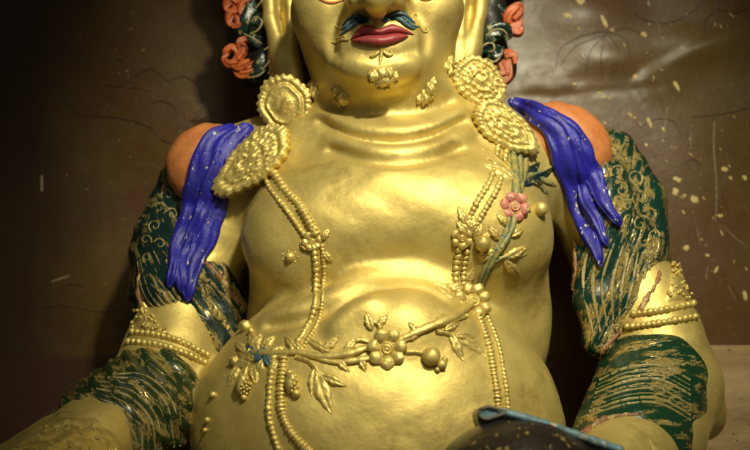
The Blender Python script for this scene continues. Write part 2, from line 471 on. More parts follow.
def wall_line(mb, pts, w, n=None):
    c = catmull(pts, n or max(10, 10 * len(pts)))
    q = [wall_point(a, b, .0006) for a, b in c]
    r = [w * PX * .5 * (.55 + .45 * math.sin(math.pi * (i + .5) / len(q)) ** .5) * random.uniform(.8, 1.2) for i in range(len(q))]
    mb.add(*sweep(q, r, 6, flat=.3))
lines = MB()
for pts, w in [
    ([(128, 90), (135, 78), (150, 70), (162, 76), (168, 82)], 1.6), ([(168, 82), (182, 77), (196, 84), (203, 100), (198, 116), (190, 122)], 1.6),
    ([(190, 120), (191, 133), (180, 142), (165, 142), (150, 128), (125, 120), (100, 117), (80, 115), (62, 100)], 1.5),
    ([(190, 122), (202, 120), (214, 112)], 1.4), ([(152, 104), (162, 102), (175, 108), (181, 122), (176, 132)], 1.2),
    ([(118, 60), (127, 66), (128, 82), (118, 88), (105, 86)], 1.1), ([(128, 90), (140, 89), (150, 93)], 1.1),
    ([(555, 70), (560, 50), (580, 38), (605, 34), (625, 42), (628, 60)], 1.1), ([(606, 36), (600, 55), (602, 80)], 1.0), ([(606, 36), (590, 52), (585, 75)], 1.0),
    ([(606, 36), (575, 48), (560, 66)], 1.0), ([(608, 36), (618, 55), (612, 78)], 1.0), ([(608, 34), (627, 30), (640, 36)], 1.0),
    ([(636, 0), (634, 14), (648, 22), (668, 24), (690, 14), (705, 0)], 1.2), ([(720, 0), (715, 12), (705, 22), (703, 36)], 1.4), ([(716, 10), (735, 14), (750, 8)], 1.2),
    ([(690, 118), (712, 116), (735, 112), (750, 108)], 1.2), ([(668, 190), (676, 170), (690, 160), (700, 166)], 1.0), ([(735, 160), (722, 185), (728, 214)], 1.0),
    ([(640, 128), (655, 120), (672, 122), (680, 135)], 1.0), ([(60, 290), (72, 284), (85, 288), (90, 296)], 1.2), ([(20, 312), (60, 306), (100, 312), (125, 308)], 1.0)]:
    wall_line(lines, pts, w)
lines.build('painted_outline', M_LINE, wall)
scr = MB()
for pts, w in [([(714, 120), (713, 150), (716, 190), (715, 222)], 2.0), ([(650, 16), (657, 25), (660, 36)], 1.6), ([(667, 105), (664, 130), (661, 140)], 1.6),
               ([(722, 226), (735, 238), (748, 247)], 1.8), ([(708, 265), (706, 280)], 1.6), ([(690, 130), (690, 150)], 1.4), ([(728, 285), (735, 300)], 1.4),
               ([(696, 225), (700, 245)], 1.2), ([(42, 175), (42, 192)], 4.0), ([(52, 282), (70, 276)], 3.5), ([(128, 30), (134, 30)], 3), ([(141, 51), (146, 51)], 4), ([(126, 72), (129, 72)], 2.5)]:
    wall_line(scr, pts, w)
scr.build('pale_scratch', M_SCRATCH, wall)
fl = MB()
def fleck(u, v, a, b, ang):
    n = 9; V = []; c, s = math.cos(ang), math.sin(ang)
    for lev in (0, 1):
        for k in range(n):
            t = 2 * math.pi * k / n; q = random.uniform(.55, 1.2) * (1 - .25 * lev)
            x, y = a * q * math.cos(t), b * q * math.sin(t)
            V.append(wall_point(u + x * c - y * s, v + x * s + y * c, -.0008 + .0016 * lev))
    fl.add(V, [tuple(reversed(range(n, 2 * n)))] + [(k, (k + 1) % n, n + (k + 1) % n, n + k) for k in range(n)])
for f in [(580, 3, 6, 5, .2), (567, 18, 7, 3, .3), (603, 24, 10, 2.6, 1.1), (611, 32, 4, 1.5, .6), (643, 36, 4, 3.5, .3), (676, 87, 7, 2.6, 1.05), (649, 123, 8, 2.6, 1.15),
          (663, 130, 4, 2, 1.1), (630, 115, 4, 2, .8), (600, 93, 5, 1.6, .1), (604, 97, 3, 1.4, .3), (574, 84, 2.5, 1.5, 0), (635, 78, 3.5, 3, .8), (605, 123, 2.5, 1.5, .6),
          (677, 180, 6, 3, .4), (675, 192, 5, 4, 1.2), (694, 200, 6, 4, .5), (684, 196, 2.5, 2, .2), (724, 170, 4, 3.5, .2), (745, 178, 4, 2.5, 1), (686, 248, 4.5, 4, .9),
          (720, 216, 4, 2, .1), (716, 270, 5, 2, 2), (745, 296, 7, 2.4, 1.3), (640, 160, 3, 1.4, 1.0), (646, 145, 3, 1.6, .8), (730, 178, 3, 2, .6), (683, 212, 3, 1.2, 1.1), (707, 255, 3, 2, .5)]:
    fleck(*f)
for _ in range(130):
    u = 560 + 190 * random.betavariate(1.6, 1.6); v = 320 * random.betavariate(1.4, 2.0)
    a = random.choice([.4, .5, .6, .8, 1.0, 1.5]); fleck(u, v, a * random.uniform(1, 3), a * .6, random.gauss(1.0, .35))
for _ in range(14):
    fleck(random.uniform(60, 210), random.uniform(20, 330), .8, .6, 0)
fl.build('gold_fleck', M_FLECK, wall, False)

ledge = thing('stone_ledge', 'pale tan plastered ledge running along the wall at the statue elbow', 'ledge', (0.8, .2, -1.0))
zt = P(720, 346, .22).z
bm = bmesh.new()
bmesh.ops.create_cube(bm, size=1)
for w in bm.verts:
    w.co = Vector((.95 + w.co.x * .74, .27 + w.co.y * .17, (zt - 1.0) / 2 + w.co.z * (zt + 1.0)))
bmesh.ops.bevel(bm, geom=list(bm.edges), offset=.012, segments=3, affect='EDGES')
bmesh.ops.subdivide_edges(bm, edges=list(bm.edges), cuts=5, use_grid_fill=True)
for w in bm.verts:
    w.co.z += .004 * math.sin(w.co.x * 23) * math.sin(w.co.y * 31); w.co.y += .004 * math.sin(w.co.x * 17 + w.co.z * 13)
me = bpy.data.meshes.new('ledge_block'); bm.to_mesh(me); bm.free(); me.materials.append(M_LEDGE)
me.polygons.foreach_set('use_smooth', [True] * len(me.polygons))
o = bpy.data.objects.new('ledge_block', me); COL.objects.link(o); put(o, ledge)

# ------------------------------------------------------------------ the statue
BASE_Z = P(388, 520, 0).z
statue = thing('deity_statue', 'large gilded pot-bellied deity statue with red lips, blue scarf and flower garland', 'statue', (0, 0, BASE_Z))

def figure(h):
    B = Field((-.86, -.62, BASE_Z), (.80, .30, 0.98), h)
    # trunk
    B.ell(398, 222, .03, 150, 125, .19, .05)
    B.ell(322, 243, -.08, 80, 73, .125, .05, 12)
    B.ell(476, 236, -.08, 78, 70, .125, .05, -12)
    B.ell(402, 215, -.11, 95, 62, .115, .07)
    B.ell(399, 318, .01, 150, 135, .155, .05)
    B.ell(378, 434, -.08, 180, 154, .245, .02)
    B.ell(380, 530, -.02, 186, 110, .29, .05)
    B.cap([(380, 40, .02, 66), (386, 112, .02, 69), (390, 150, .02, 84)], .05)
    B.cap([(236, 176, .06, 50), (318, 150, .03, 48), (385, 140, .02, 60)], .06)
    B.cap([(548, 172, .06, 44), (470, 146, .03, 46), (390, 140, .02, 60)], .06)
    # arms
    B.cap([(226, 178, .07, 44), (200, 270, .06, 42), (172, 352, .02, 44)], .03)
    B.cap([(170, 365, .0, 48), (150, 395, -.06, 48), (88, 446, -.26, 44), (0, 500, -.46, 42)], .04)
    B.cap([(576, 180, .08, 38), (622, 270, .06, 46), (650, 335, .03, 50), (662, 390, .0, 54)], .03)
    B.cap([(664, 390, .0, 52), (652, 430, -.12, 50), (600, 490, -.34, 44)], .04)
    B.ell(704, 415, .04, 20, 24, .06, .03)
    # head
    B.ell(377, -60, .02, 88, 125, .19, .04)
    B.ell(377, 20, -.04, 83, 72, .15, .05)
    B.ell(379, 58, -.06, 68, 42, .14, .05)
    B.ell(384, 92, -.05, 66, 24, .11, .04)
    B.ell(380, 62, -.150, 46, 24, .075, .05)
    B.ell(322, 10, -.115, 30, 30, .065, .05); B.ell(434, 8, -.115, 30, 30, .065, .05)
    B.ell(380, 34, -.165, 38, 20, .05, .04)
    B.cap([(376, -70, -.17, 11), (377, -20, -.245, 14), (377, -4, -.272, 17)], .03)
    B.ell(356, 4, -.212, 14, 13, .045, .016); B.ell(400, 3, -.212, 14, 13, .045, .016)
    B.cap([(377, 4, -.25, 14), (377, 12, -.22, 9)], .02)
    B.ell(362, 17, -.222, 8, 4.5, .04, .008, 0, 'sub'); B.ell(392, 16, -.222, 8, 4.5, .04, .008, 0, 'sub')
    B.cap([(346, 54, -.205, 3), (380, 59, -.225, 3.5), (414, 53, -.205, 3)], .025, 'sub')
    B.ell(328, -32, -.155, 24, 12, .02, .02, 0, 'sub'); B.ell(426, -32, -.155, 24, 12, .02, .02, 0, 'sub')
    B.ell(328, -22, -.125, 24, 15, .035, .012); B.ell(426, -22, -.125, 24, 15, .035, .012)
    # ears with long lobes
    for s, pts in ((0, [(272, -70, .06, 13), (269, -25, .05, 13), (273, 20, .045, 10), (284, 60, .035, 11), (292, 88, .03, 13)]),
                   (1, [(486, -70, .06, 13), (484, -25, .05, 13), (478, 15, .045, 9), (470, 45, .035, 10), (464, 66, .03, 12)])):
        B.cap(pts, .015)
    B.ell(283, 20, .055, 13, 78, .022, .015, 5); B.ell(469, 12, .055, 12, 66, .022, .015, -5)
    B.cap([(288, -60, .03, 8), (289, 5, .02, 6), (291, 40, .02, 7), (295, 80, .02, 8)], .012)
    B.cap([(466, -60, .03, 8), (463, 5, .02, 6), (460, 35, .02, 7), (458, 62, .02, 8)], .012)
    B.ell(280, 12, .02, 4, 26, .03, .01, -8, 'sub'); B.ell(471, 8, .02, 4, 24, .03, .01, 8, 'sub')
    # belly folds above the navel and soft dents in the clay
    B.ell(398, 328, -.19, 62, 38, .105, .06)
    B.lumps(.0022, 26); B.lumps(.0010, 60)
    return B
# a first coarse pass finds the surface, so that folds and creases can be laid into it
_v, _f = figure(.010).mesh(2)
BVHS['rough'] = BVHTree.FromPolygons([tuple(p) for p in _v], [tuple(int(i) for i in f) for f in _f])
def on_skin(pts, sink):
    c = catmull(pts, 6 * len(pts)); ys, _ = depth_smooth(c, ['rough'], None, 4)
    return [(a[0], a[1], y + sink * a[2] * PX, a[2]) for a, y in zip(c, ys)]
B = figure(.0046)
def roll(pts, sink=.45, k=.02): B.cap(on_skin(pts, sink), k)
def crease(pts, sink=-.2, k=.014): B.cap(on_skin(pts, sink), k, 'sub')
roll([(268, 318, 4), (300, 311, 6), (330, 299, 8), (360, 284, 9), (398, 275, 9), (430, 279, 8), (452, 291, 6), (470, 303, 3)], .48, .03)
crease([(268, 326, 1.5), (302, 320, 2.4), (333, 308, 3), (362, 293, 2.6), (398, 284.5, 2.4), (428, 288, 2.2), (447, 299, 2)])
roll([(322, 116, 4), (350, 130, 5.5), (392, 135, 6), (434, 129, 5.5), (462, 114, 4)], .68, .02)
crease([(320, 121, .4), (355, 139, 1.3), (392, 143.5, 1.6), (430, 138, 1.3), (464, 120, .4)], .1, .02)
roll([(330, 142, 3), (358, 151, 4.5), (398, 155, 5), (436, 149, 4.5), (466, 136, 3)], .9, .025)
crease([(330, 149, .4), (362, 159, 1.0), (398, 163, 1.2), (432, 158, 1.0), (460, 148, .3)], .1, .02)
crease([(346, 4, 1.6), (337, 20, 2.2), (331, 38, 2), (333, 52, 1.2)], 0, .02)
crease([(410, 2, 1.6), (421, 18, 2.2), (428, 36, 2), (425, 52, 1.2)], 0, .02)
roll([(335, 330, 2), (352, 314, 3.5), (372, 304, 3)], .75, .03)
crease([(322, 104, 1.5), (350, 110, 2.2), (388, 112, 2.4), (428, 109, 2.2), (452, 100, 1.5)], 0, .016)
crease([(340, 60, 1), (352, 66, 1.5), (352, 76, 1)], 0, .02)
roll([(350, 68, 5), (380, 71, 8), (410, 67, 5)], .75, .035)
del BVHS['rough']
body = sculpt('body', B, M_GOLD, statue, 5, 'body')

# small hand-modelled part of the face
def relief_patch(top, bot, bulge, n=40, m=12, keys=BODY, groove=0.0, power=.5, lift=0.0):
    T = catmull(top, n); Bt = catmull(bot, n); V = []
    for i in range(n):
        s = i / (n - 1); e = max(0.0, math.sin(math.pi * min(1, max(0, s)))) ** .4
        for j in range(m):
            t = j / (m - 1); u, v = T[i] * (1 - t) + Bt[i] * t
            p, nr = hit(u, v, keys)
            nr = (nr + (CAM - p).normalized()).normalized()
            h = bulge * PX * max(0, math.sin(math.pi * t)) ** power * e - .002 + groove * PX * math.sin(i * 2.3) * math.sin(math.pi * t) + lift * PX
            V.append(p + nr * h)
    return V, grid_faces(n, m)
def surf_tube(pts, keys=BODY, n=None, lift=.4, nside=10, flat=.85, lobes=0, amp=0, it=3, wob=.0):
    """pts: (u, v, radius px) along the surface"""
    c = catmull(pts, n or max(14, 8 * len(pts)))
    ph = random.random() * 9
    ys, ns = depth_smooth(c, keys, it=it)
    q = []; r = []
    for i, (a, y, nr) in enumerate(zip(c, ys, ns)):
        rr = max(.3, a[2]) * S(y); q.append(P(a[0], a[1], y) + (nr + (CAM - P(a[0], a[1], y)).normalized()).normalized() * rr * lift); r.append(rr * (1 + wob * (math.sin(i * .53 + ph) + math.sin(i * 1.21 + 2 * ph) + .6 * math.sin(i * 2.3 + ph))))
    return sweep(q, r, nside, lobes, amp, flat)

mb = MB()
mb.add(*relief_patch([(349, 41), (357, 30), (365, 25), (373, 25.5), (380, 28.5), (387, 25), (394, 24), (404, 28), (415, 35)],
                     [(349, 41), (357, 38), (365, 36), (373, 35.5), (380, 36), (387, 34.5), (394, 33.5), (404, 34), (415, 35.5)], 6.5, 60, 14))
up_lip = mb.build('upper_lip', M_RED, statue)
mb = MB()
mb.add(*relief_patch([(351, 40.5), (358, 37.5), (366, 35.5), (375, 35), (384, 35), (394, 33), (402, 33.5), (409, 36)],
                     [(351, 41.5), (358, 44), (366, 46), (375, 47), (384, 46.5), (394, 44.5), (402, 41), (409, 36.5)], 8, 60, 14))
mb.build('lower_lip', M_RED, statue)
for strands in ([[(367, 20, 1.2), (359, 18.5, 2.1), (351, 22, 2.0), (346, 27, 1.8), (341, 30, .8)], [(368, 22, 1.2), (360, 22, 2.6), (352, 27, 2.4), (346, 31, 1.8), (340, 36, .8)],
                 [(365, 17.5, .9), (357, 15.5, 1.8), (349, 20, 1.8), (343, 26, .8)]],
                [[(382, 21, 1.2), (391, 17, 2.1), (400, 16, 2.2), (407, 21, 2.0), (412, 26, 1.8), (419, 27, .8)], [(383, 21.5, 1.2), (392, 20, 2.4), (400, 20, 2.6), (406, 25, 2.2), (412, 28.5, 1.6), (416, 28, .7)],
                 [(386, 17, .9), (394, 13, 1.8), (402, 13, 2), (409, 19, 1.8), (415, 24, .8)]]):
    mb = MB()
    for st in strands: mb.add(*surf_tube(st, lift=.8, nside=8, it=2))
    mb.build('moustache', M_TEAL, statue)
for st in ([(342, 29, 1.1), (338, 28, 1), (336, 25, .8), (339, 23, .6)], [(349, 40, 1.0), (341, 40, 1.1), (336, 43, 1), (331, 42, .6)], [(419, 28, 1.1), (424, 32, 1), (428, 31, .8), (425, 28, .6)],
           [(414, 22, 1), (412, 17, 1), (415, 14, .8), (418, 17, .6)], [(345, 36, .9), (340, 38, .9), (336, 38, .5)]):
    mb = MB(); mb.add(*surf_tube(st, lift=.7, nside=8)); mb.build('whisker', M_GOLDR, statue)
mb = MB()
for st in ([(382, 50, 1.4), (381, 57, 2), (380, 64, 1)], [(380, 51, 1), (375, 55, 2), (371, 57, 1.6), (373, 52, .9)], [(383, 51, 1), (388, 55, 2), (392, 54, 1.6), (390, 50, .9)]):
    mb.add(*surf_tube(st, lift=.7, nside=8))
mb.build('lip_beard', M_GOLDR, statue)
mb = MB()
p, nr = hit(383, 78, BODY); mb.add(*blob(p, 12 * S(p.y), None, (1.05, .5, .72), .12, 3))
for u, v, ru in [(374, 75, 6), (381, 73, 6), (388, 73, 6), (394, 76, 5), (376, 81, 5), (383, 80, 6), (390, 80, 5), (380, 86, 4), (386, 86, 4), (372, 80, 4), (395, 80, 3.5)]:
    p, nr = hit(u, v, BODY); mb.add(*blob(p + nr * .002, ru * S(p.y), jit=.3, scale=(1, .8, 1.05), sub=3))
mb.build('chin_tuft', M_GOLDR, statue)
for lst in ([(313, 87, 5), (316, 93, 6)], [(337, 90, 5), (343, 96, 6.5), (339, 100, 5), (346, 100, 4)], [(424, 96, 6.5), (429, 88, 6), (433, 82, 4), (419, 99, 4), (431, 95, 4)], [(449, 62, 5), (448, 71, 5.5), (446, 67, 4)]):
    mb = MB()
    for u, v, ru in lst:
        p, nr = hit(u, v, BODY); mb.add(*blob(p, ru * 1.2 * S(p.y), jit=.35, scale=(.85, .7, 1.1), sub=3))
    mb.build('jaw_curl', M_GOLDR, statue)
for pts in ([(317, -2, 1.0), (330, 3, 1.4), (345, 0, 1.0)], [(412, -5, 1.0), (425, 0, 1.4), (440, -4, 1.0)]):
    mb = MB(); mb.add(*surf_tube(pts, lift=.3)); mb.build('eyelid', M_ORANGE, statue)
mb = MB(); p, nr = hit(290, 257, BODY); mb.add(*blob(p, 5 * S(p.y), jit=.08))
for k in range(7):
    a = k * .9; q, n2 = hit(290 + 8 * math.cos(a), 257 + 6 * math.sin(a), BODY); mb.add(*blob(q - n2 * .0008, 1.2 * S(q.y), jit=.2))
mb.build('nipple', M_GOLDR, statue)

# ------------------------------------------------------------------ sleeves, shoulder capes, cuffs
def fld(u0, v0, u1, v1, y0, y1, h):
    a = [P(u, v, y) for u in (u0, u1) for v in (v0, v1) for y in (y0, y1)]
    return Field([min(p[i] for p in a) for i in range(3)], [max(p[i] for p in a) for i in range(3)], h)
f = fld(105, 150, 275, 385, -.15, .25, .0045)
f.cap([(190, 190, .09, 34), (176, 240, .07, 41), (176, 290, .03, 42), (206, 322, .02, 30)], .03)
f.cap([(150, 255, .07, 18), (150, 300, .05, 18), (185, 335, -.01, 18), (215, 350, -.01, 14)], .03)
f.cap([(215, 275, .0, 16), (235, 310, .02, 16), (228, 335, .01, 14)], .03)
f.folds(.0014, .80, .62, .052)
sl = sculpt('sleeve', f, M_BROC_L, statue, 3, 'sleeve_l'); sl['label'] = 'dull dark green and gold sleeve under the long blue tails'
f = fld(555, 130, 690, 385, -.15, .25, .0045)
f.cap([(608, 160, .10, 32), (630, 205, .08, 36), (628, 255, .04, 40), (612, 300, .01, 34), (598, 340, -.02, 14)], .03)
f.cap([(602, 180, .015, 24), (612, 225, -.005, 28), (602, 262, -.015, 22)], .03)
f.cap([(590, 255, .0, 14), (592, 300, -.02, 16), (600, 345, -.03, 10)], .03)
f.folds(.0014, -.86, .50, .05)
sl = sculpt('sleeve', f, M_BROC_R, statue, 3, 'sleeve_r'); sl['label'] = 'glossy green sleeve with gold curls and streaks'
f = fld(150, 110, 260, 225, -.12, .25, .0045)
f.ell(209, 165, .0, 44, 43, .05, .02, -25); f.folds(.0011, .75, -.65, .03, .8)
c = sculpt('shoulder_cape', f, M_ORANGE, statue, 3, 'cape_l')
f = fld(510, 90, 630, 195, -.12, .25, .0045)
f.ell(566, 143, .0, 50, 39, .05, .02, 35); f.folds(.0011, .75, .65, .03, .8)
c = sculpt('shoulder_cape', f, M_ORANGE, statue, 3, 'cape_r')
# orange hems of the sleeves
for pts in ([(140, 272, 3), (139, 295, 4), (150, 318, 3), (172, 338, 3), (203, 352, 3)], [(205, 262, 3), (222, 280, 3.5), (240, 305, 3)],
            [(575, 240, 3), (576, 268, 4), (573, 290, 3)], [(650, 292, 4), (640, 310, 4), (622, 330, 3), (606, 346, 4), (600, 358, 4)], [(656, 262, 2.5), (659, 275, 3), (652, 292, 2.5)]):
    mb = MB(); mb.add(*surf_tube([(a, b, r * .7) for a, b, r in pts], None, lift=.0, flat=.45, it=8, wob=.2)); mb.build('sleeve_hem', M_HEM, statue)
def spiral(mb, u, v, R, turns, ang, w, keys, dirn=1):
    pts = []
    for k in range(22):
        t = k / 21; r = R * (1 - .86 * t); a = ang + dirn * turns * 2 * math.pi * t
        pts.append((u + r * math.cos(a), v + r * math.sin(a), w * (1.15 - .5 * t) * random.uniform(.6, 1.25)))
    mb.add(*surf_tube(pts, keys, n=34, lift=-.1, flat=.35, nside=6, wob=.12))
M_THREAD = paint('brocade_gold', (.30, .235, .075), (.20, .165, .06), .42, (.01, .04, .025), .60, 90)
mb = MB()
for u, v, R, tn, an, dr in [(618, 172, 8, 1.1, 2.5, 1), (634, 178, 9, 1.2, 1.0, -1), (621, 190, 8, 1.2, 4.0, 1), (640, 198, 9, 1.3, 2.0, 1), (628, 206, 8, 1.1, .5, -1),
                            (650, 216, 8, 1.2, 3.6, 1), (640, 224, 8, 1.1, 5.4, -1), (655, 236, 7, 1.2, 2.4, 1), (651, 252, 7, 1.2, .6, 1), (644, 242, 6, 1.0, 4.2, -1), (654, 268, 6, 1.1, 2.2, 1)]:
    spiral(mb, u, v, R, tn, an, 1.6, ['sleeve_r'], dr)
for i in range(7):
    a = i / 6; j = random.uniform(-2, 2)
    p0, p1, p2 = (596 + 52 * a + j, 232 + 22 * a), (583 + 58 * a, 278 + 12 * a), (594 + 38 * a, 338 - 36 * a)
    mb.add(*surf_tube([(*p0, 1.0), (*p1, random.uniform(1.4, 3.0)), (*p2, .9)], ['sleeve_r'], n=24, lift=.0, flat=.45, nside=6, wob=.12, it=6))
mb.build('brocade_pattern', M_THREAD, statue)
mb = MB()
for u, v, R, tn, an, dr in [(168, 195, 7, 1.1, 2.5, 1), (160, 208, 7, 1.2, 1.0, -1), (172, 214, 6, 1.2, 4.0, 1), (155, 226, 7, 1.3, 2.0, 1), (146, 240, 6, 1.1, .5, -1), (160, 244, 6, 1.1, 3.5, 1), (148, 258, 6, 1.1, 2, 1)]:
    spiral(mb, u, v, R, tn, an, 1.0, ['sleeve_l'], dr)
for i in range(6):
    a = i / 5; j = random.uniform(-2, 2)
    p0, p1, p2 = (137 + 16 * a + j, 262 - 12 * a), (148 + 34 * a, 300 + 2 * a), (200 + 8 * a, 346 - 26 * a)
    mb.add(*surf_tube([(*p0, .8), (*p1, random.uniform(1.0, 2.2)), (*p2, .8)], ['sleeve_l'], n=24, lift=.0, flat=.45, nside=6, wob=.12, it=6))
mb.build('brocade_pattern', M_THREAD, statue)
def bead_row(mb, pts, r, keys=None, gap=1.75, lift=.5, jit=.12, sc=(1, 1, 1), it=3, sub=2):
    gap *= .88
    c = catmull(pts, 200); L = np.concatenate([[0], np.cumsum(np.hypot(*(np.diff(c[:, :2], axis=0).T)))])
    n = max(2, int(L[-1] / (r * gap)))
    cc = np.array([[np.interp(q, L, c[:, 0]), np.interp(q, L, c[:, 1])] for q in np.linspace(0, L[-1], n)])
    ys, ns = depth_smooth(cc, keys, it=it)
    for i, (a, y, nr) in enumerate(zip(cc, ys, ns)):
        j = max(0, min(n - 2, i)); t = cc[j + 1] - cc[j]; ang = math.atan2(-t[1], t[0])
        fr = Matrix.Rotation(-ang, 3, 'Y'); rr = r * S(y) * random.uniform(.86, 1.12)
        mb.add(*blob(P(a[0], a[1], y) + nr * rr * lift, rr, fr, sc, jit, sub))
for pts in ([(133, 332), (160, 336), (185, 344), (206, 355)], [(129, 342), (158, 346), (182, 353), (204, 363)], [(634, 314), (660, 311), (692, 304)], [(628, 327), (655, 324), (694, 317)]):
    mb = MB(); bead_row(mb, pts, 3.6, BODY, 1.5, .5, .15)
    mb.add(*surf_tube([(a, b + 1, 2.2) for a, b in pts], BODY, lift=.2))
    mb.build('armlet', M_GOLDR, statue)
for tri in ([(672, 262), (668, 282), (662, 304)], [(680, 264), (686, 284), (691, 300)]), ([(138, 300), (135, 316), (134, 330)], [(143, 300), (156, 318), (172, 335)]):
    mb = MB(); mb.add(*relief_patch(tri[0], tri[1], 5, 14, 10, None))
    for _ in range(46):
        s, t = random.random(), random.random(); q = catmull(tri[0], 20)[int(s * 19)] * (1 - t) + catmull(tri[1], 20)[int(s * 19)] * t
        p, nr = hit(q[0], q[1], BODY); mb.add(*blob(p + nr * .007, random.uniform(1.2, 2.4) * S(p.y), jit=.2, sub=1))
    mb.build('armlet_plate', M_GOLDR, statue)

f = fld(575, 345, 730, 470, -.3, .2, .0042)
f.cap([(654, 386, -.025, 57), (643, 420, -.105, 58), (630, 446, -.18, 57)], .02)
f.lumps(.0012, 70)
cf = sculpt('cuff', f, M_CUFF_R, statue, 3, 'cuff_r')
mb = MB()
for k in range(9):
    a = k / 8; w = [1.8, .8, 1.0, 2.2, .7, 1.6, .7, 1.8, 1.6][k]
    mb.add(*surf_tube([(600 - 12 * a, 380 + 36 * a, w * .7), (628, 368 + 36 * a, w), (660, 366 + 38 * a, w), (690, 380 + 40 * a, w * .7)], ['cuff_r'], n=40, lift=.1, flat=.5, wob=.12, it=8))
mb.build('cuff_band', M_THREAD, statue)
mb = MB(); mb.add(*surf_tube([(584, 436, 5), (598, 424, 5), (616, 417, 3), (640, 414, 1.5)], None, lift=.0, flat=.5, it=6, wob=.2)); mb.build('cuff_hem', M_HEM, statue)
f = fld(520, 380, 730, 640, -.55, .1, .0048)
f.cap([(618, 482, -.26, 56), (590, 510, -.32, 54)], .02); f.lumps(.0025, 120); f.lumps(.002, 210)
sculpt('bracelet', f, M_GOLDTEX, statue, 2, 'brac_r')
f = fld(80, 355, 215, 490, -.35, .1, .0042)
f.cap([(150, 402, -.07, 55), (122, 424, -.15, 56), (106, 438, -.20, 56)], .02); f.folds(.003, .75, .66, .03, .4)
sculpt('cuff', f, M_CUFF_L, statue, 3, 'cuff_l')
mb = MB()
for k in range(8):
    a = k / 7; w = [1.2, 1.8, .8, 1.0, 1.8, .8, 1.5, 1.5][k]
    mb.add(*surf_tube([(112 - 28 * a, 374 + 26 * a, w * .7), (146 - 32 * a, 376 + 36 * a, w), (172 - 38 * a, 402 + 32 * a, w), (180 - 44 * a, 446 + 6 * a, w * .7)], ['cuff_l'], n=40, lift=.1, flat=.5, wob=.12, it=8))
mb.build('cuff_band', M_THREAD, statue)
f = fld(-70, 380, 170, 620, -.68, .0, .0048)
f.cap([(70, 466, -.30, 53), (14, 500, -.43, 52)], .02); f.lumps(.0022, 120); f.lumps(.0015, 230)
sculpt('bracelet', f, M_GOLDTEX, statue, 2, 'brac_l')

for side, key, box in ((0, 'brac_r', (596, 672, 424, 452)), (1, 'brac_l', (18, 120, 412, 452))):
    mb = MB(); done = []
    for _ in range(400):
        u, v = random.uniform(box[0], box[1]), random.uniform(box[2], box[3])
        if any((u - a) ** 2 + (v - b) ** 2 < 110 for a, b in done) or len(done) > 34: continue
        if any(hit(u + du, v + dv, [key])[0].y > -.08 or hit(u + du, v + dv, [key, 'body', 'cuff_r', 'cuff_l'])[0] != hit(u + du, v + dv, [key])[0] for du, dv in ((0, 0), (-6, -6), (6, -6), (-6, 6), (6, 6))): continue
        done.append((u, v)); spiral(mb, u, v, random.uniform(4, 6), 1.1, random.random() * 6, 1.5, [key], random.choice((1, -1)))
        p, nr = hit(u, v, [key]); mb.add(*blob(p + nr * .001, 2.2 * S(p.y), jit=.2, sub=1))
    if mb.V: mb.build('chased_scroll', M_GOLDR, statue)
# ------------------------------------------------------------------ blue scarf
def ribbon(pts, thick, n=90, m=28, keys=None, back=.05, seed=0, wig=1.6):
    pts = [p if len(p) > 3 else (*p, 0) for p in pts]            # (u, v, width px, extra lift px)
    c = catmull(pts, n); ys, _ = depth_smooth(c, keys, back, 14); V = []
    for i in range(n):
        s = i / (n - 1); c[i][0] += wig * s * (math.sin(9 * s + seed) + .6 * math.sin(21 * s + 2 * seed))
    ctr = [P(a[0], a[1], y - thick * .5 - a[3] * PX) for a, y in zip(c, ys)]
    for i, p in enumerate(ctr):
        s = i / (n - 1); t = (ctr[min(i + 1, n - 1)] - ctr[max(i - 1, 0)]).normalized(); nr = (CAM - p).normalized()
        sd = t.cross(nr).normalized(); nr = sd.cross(t).normalized(); w = c[i][2] * .5 * S(ys[i])
        end = min(1, (1 - s) / .05 + .05) ** .5 * min(1, s / .03 + .1) ** .5
        w *= end * (1 + .07 * math.sin(17 * s + seed) + .05 * math.sin(37 * s + 3 * seed))
        for j in range(m):
            a = 2 * math.pi * j / m; x = math.cos(a); z = math.sin(a)
            g = 0
            if z > 0:
                g = -.55 * math.exp(-((x - .32 - .25 * math.sin(6 * s + seed)) / .13) ** 2) - .45 * math.exp(-((x + .38 - .2 * math.sin(8 * s + 2 * seed)) / .12) ** 2) + .12 * math.sin(30 * s + 3 * x)
            x2 = math.copysign(abs(x) ** .75, x)
            V.append(p + sd * (w * x2) + nr * (thick * end * (z + g * abs(z)) * .85))
    F = grid_faces(n, m, False, True); F += [tuple(range(m - 1, -1, -1)), tuple((n - 1) * m + k for k in range(m))]
    return V, F
mb = MB()
mb.add(*ribbon([(236, 128, 14), (210, 146, 26), (199, 185, 25), (190, 218, 24), (176, 250, 15), (171, 287, 12)], .014, seed=1))
mb.add(*ribbon([(252, 126, 14), (228, 150, 32), (218, 190, 28), (209, 222, 27), (196, 258, 20), (189, 301, 14)], .015, seed=2.4))
mb.add(*ribbon([(222, 150, 16, 2), (208, 192, 18, 3), (199, 224, 20, 3), (184, 256, 13, 1), (181, 292, 11)], .013, seed=4.1))
sc_ = mb.build('blue_scarf', M_BLUE, statue); sc_['label'] = 'blue scarf with ragged tails over the dull sleeve'
mb = MB()
mb.add(*ribbon([(508, 100, 8), (535, 113, 22), (558, 134, 26), (568, 166, 26), (577, 200, 23), (589, 235, 17), (601, 266, 9)], .015, seed=.5))
mb.add(*ribbon([(522, 104, 8), (552, 119, 20), (577, 142, 23), (588, 168, 21), (603, 197, 16), (621, 226, 8)], .014, seed=3))
mb.add(*ribbon([(535, 110, 10, 2), (566, 130, 16, 3), (580, 165, 16, 3), (587, 196, 15, 2), (597, 222, 11, 1), (606, 246, 7)], .012, seed=5.2))
mb.build('blue_scarf', M_BLUE, statue)

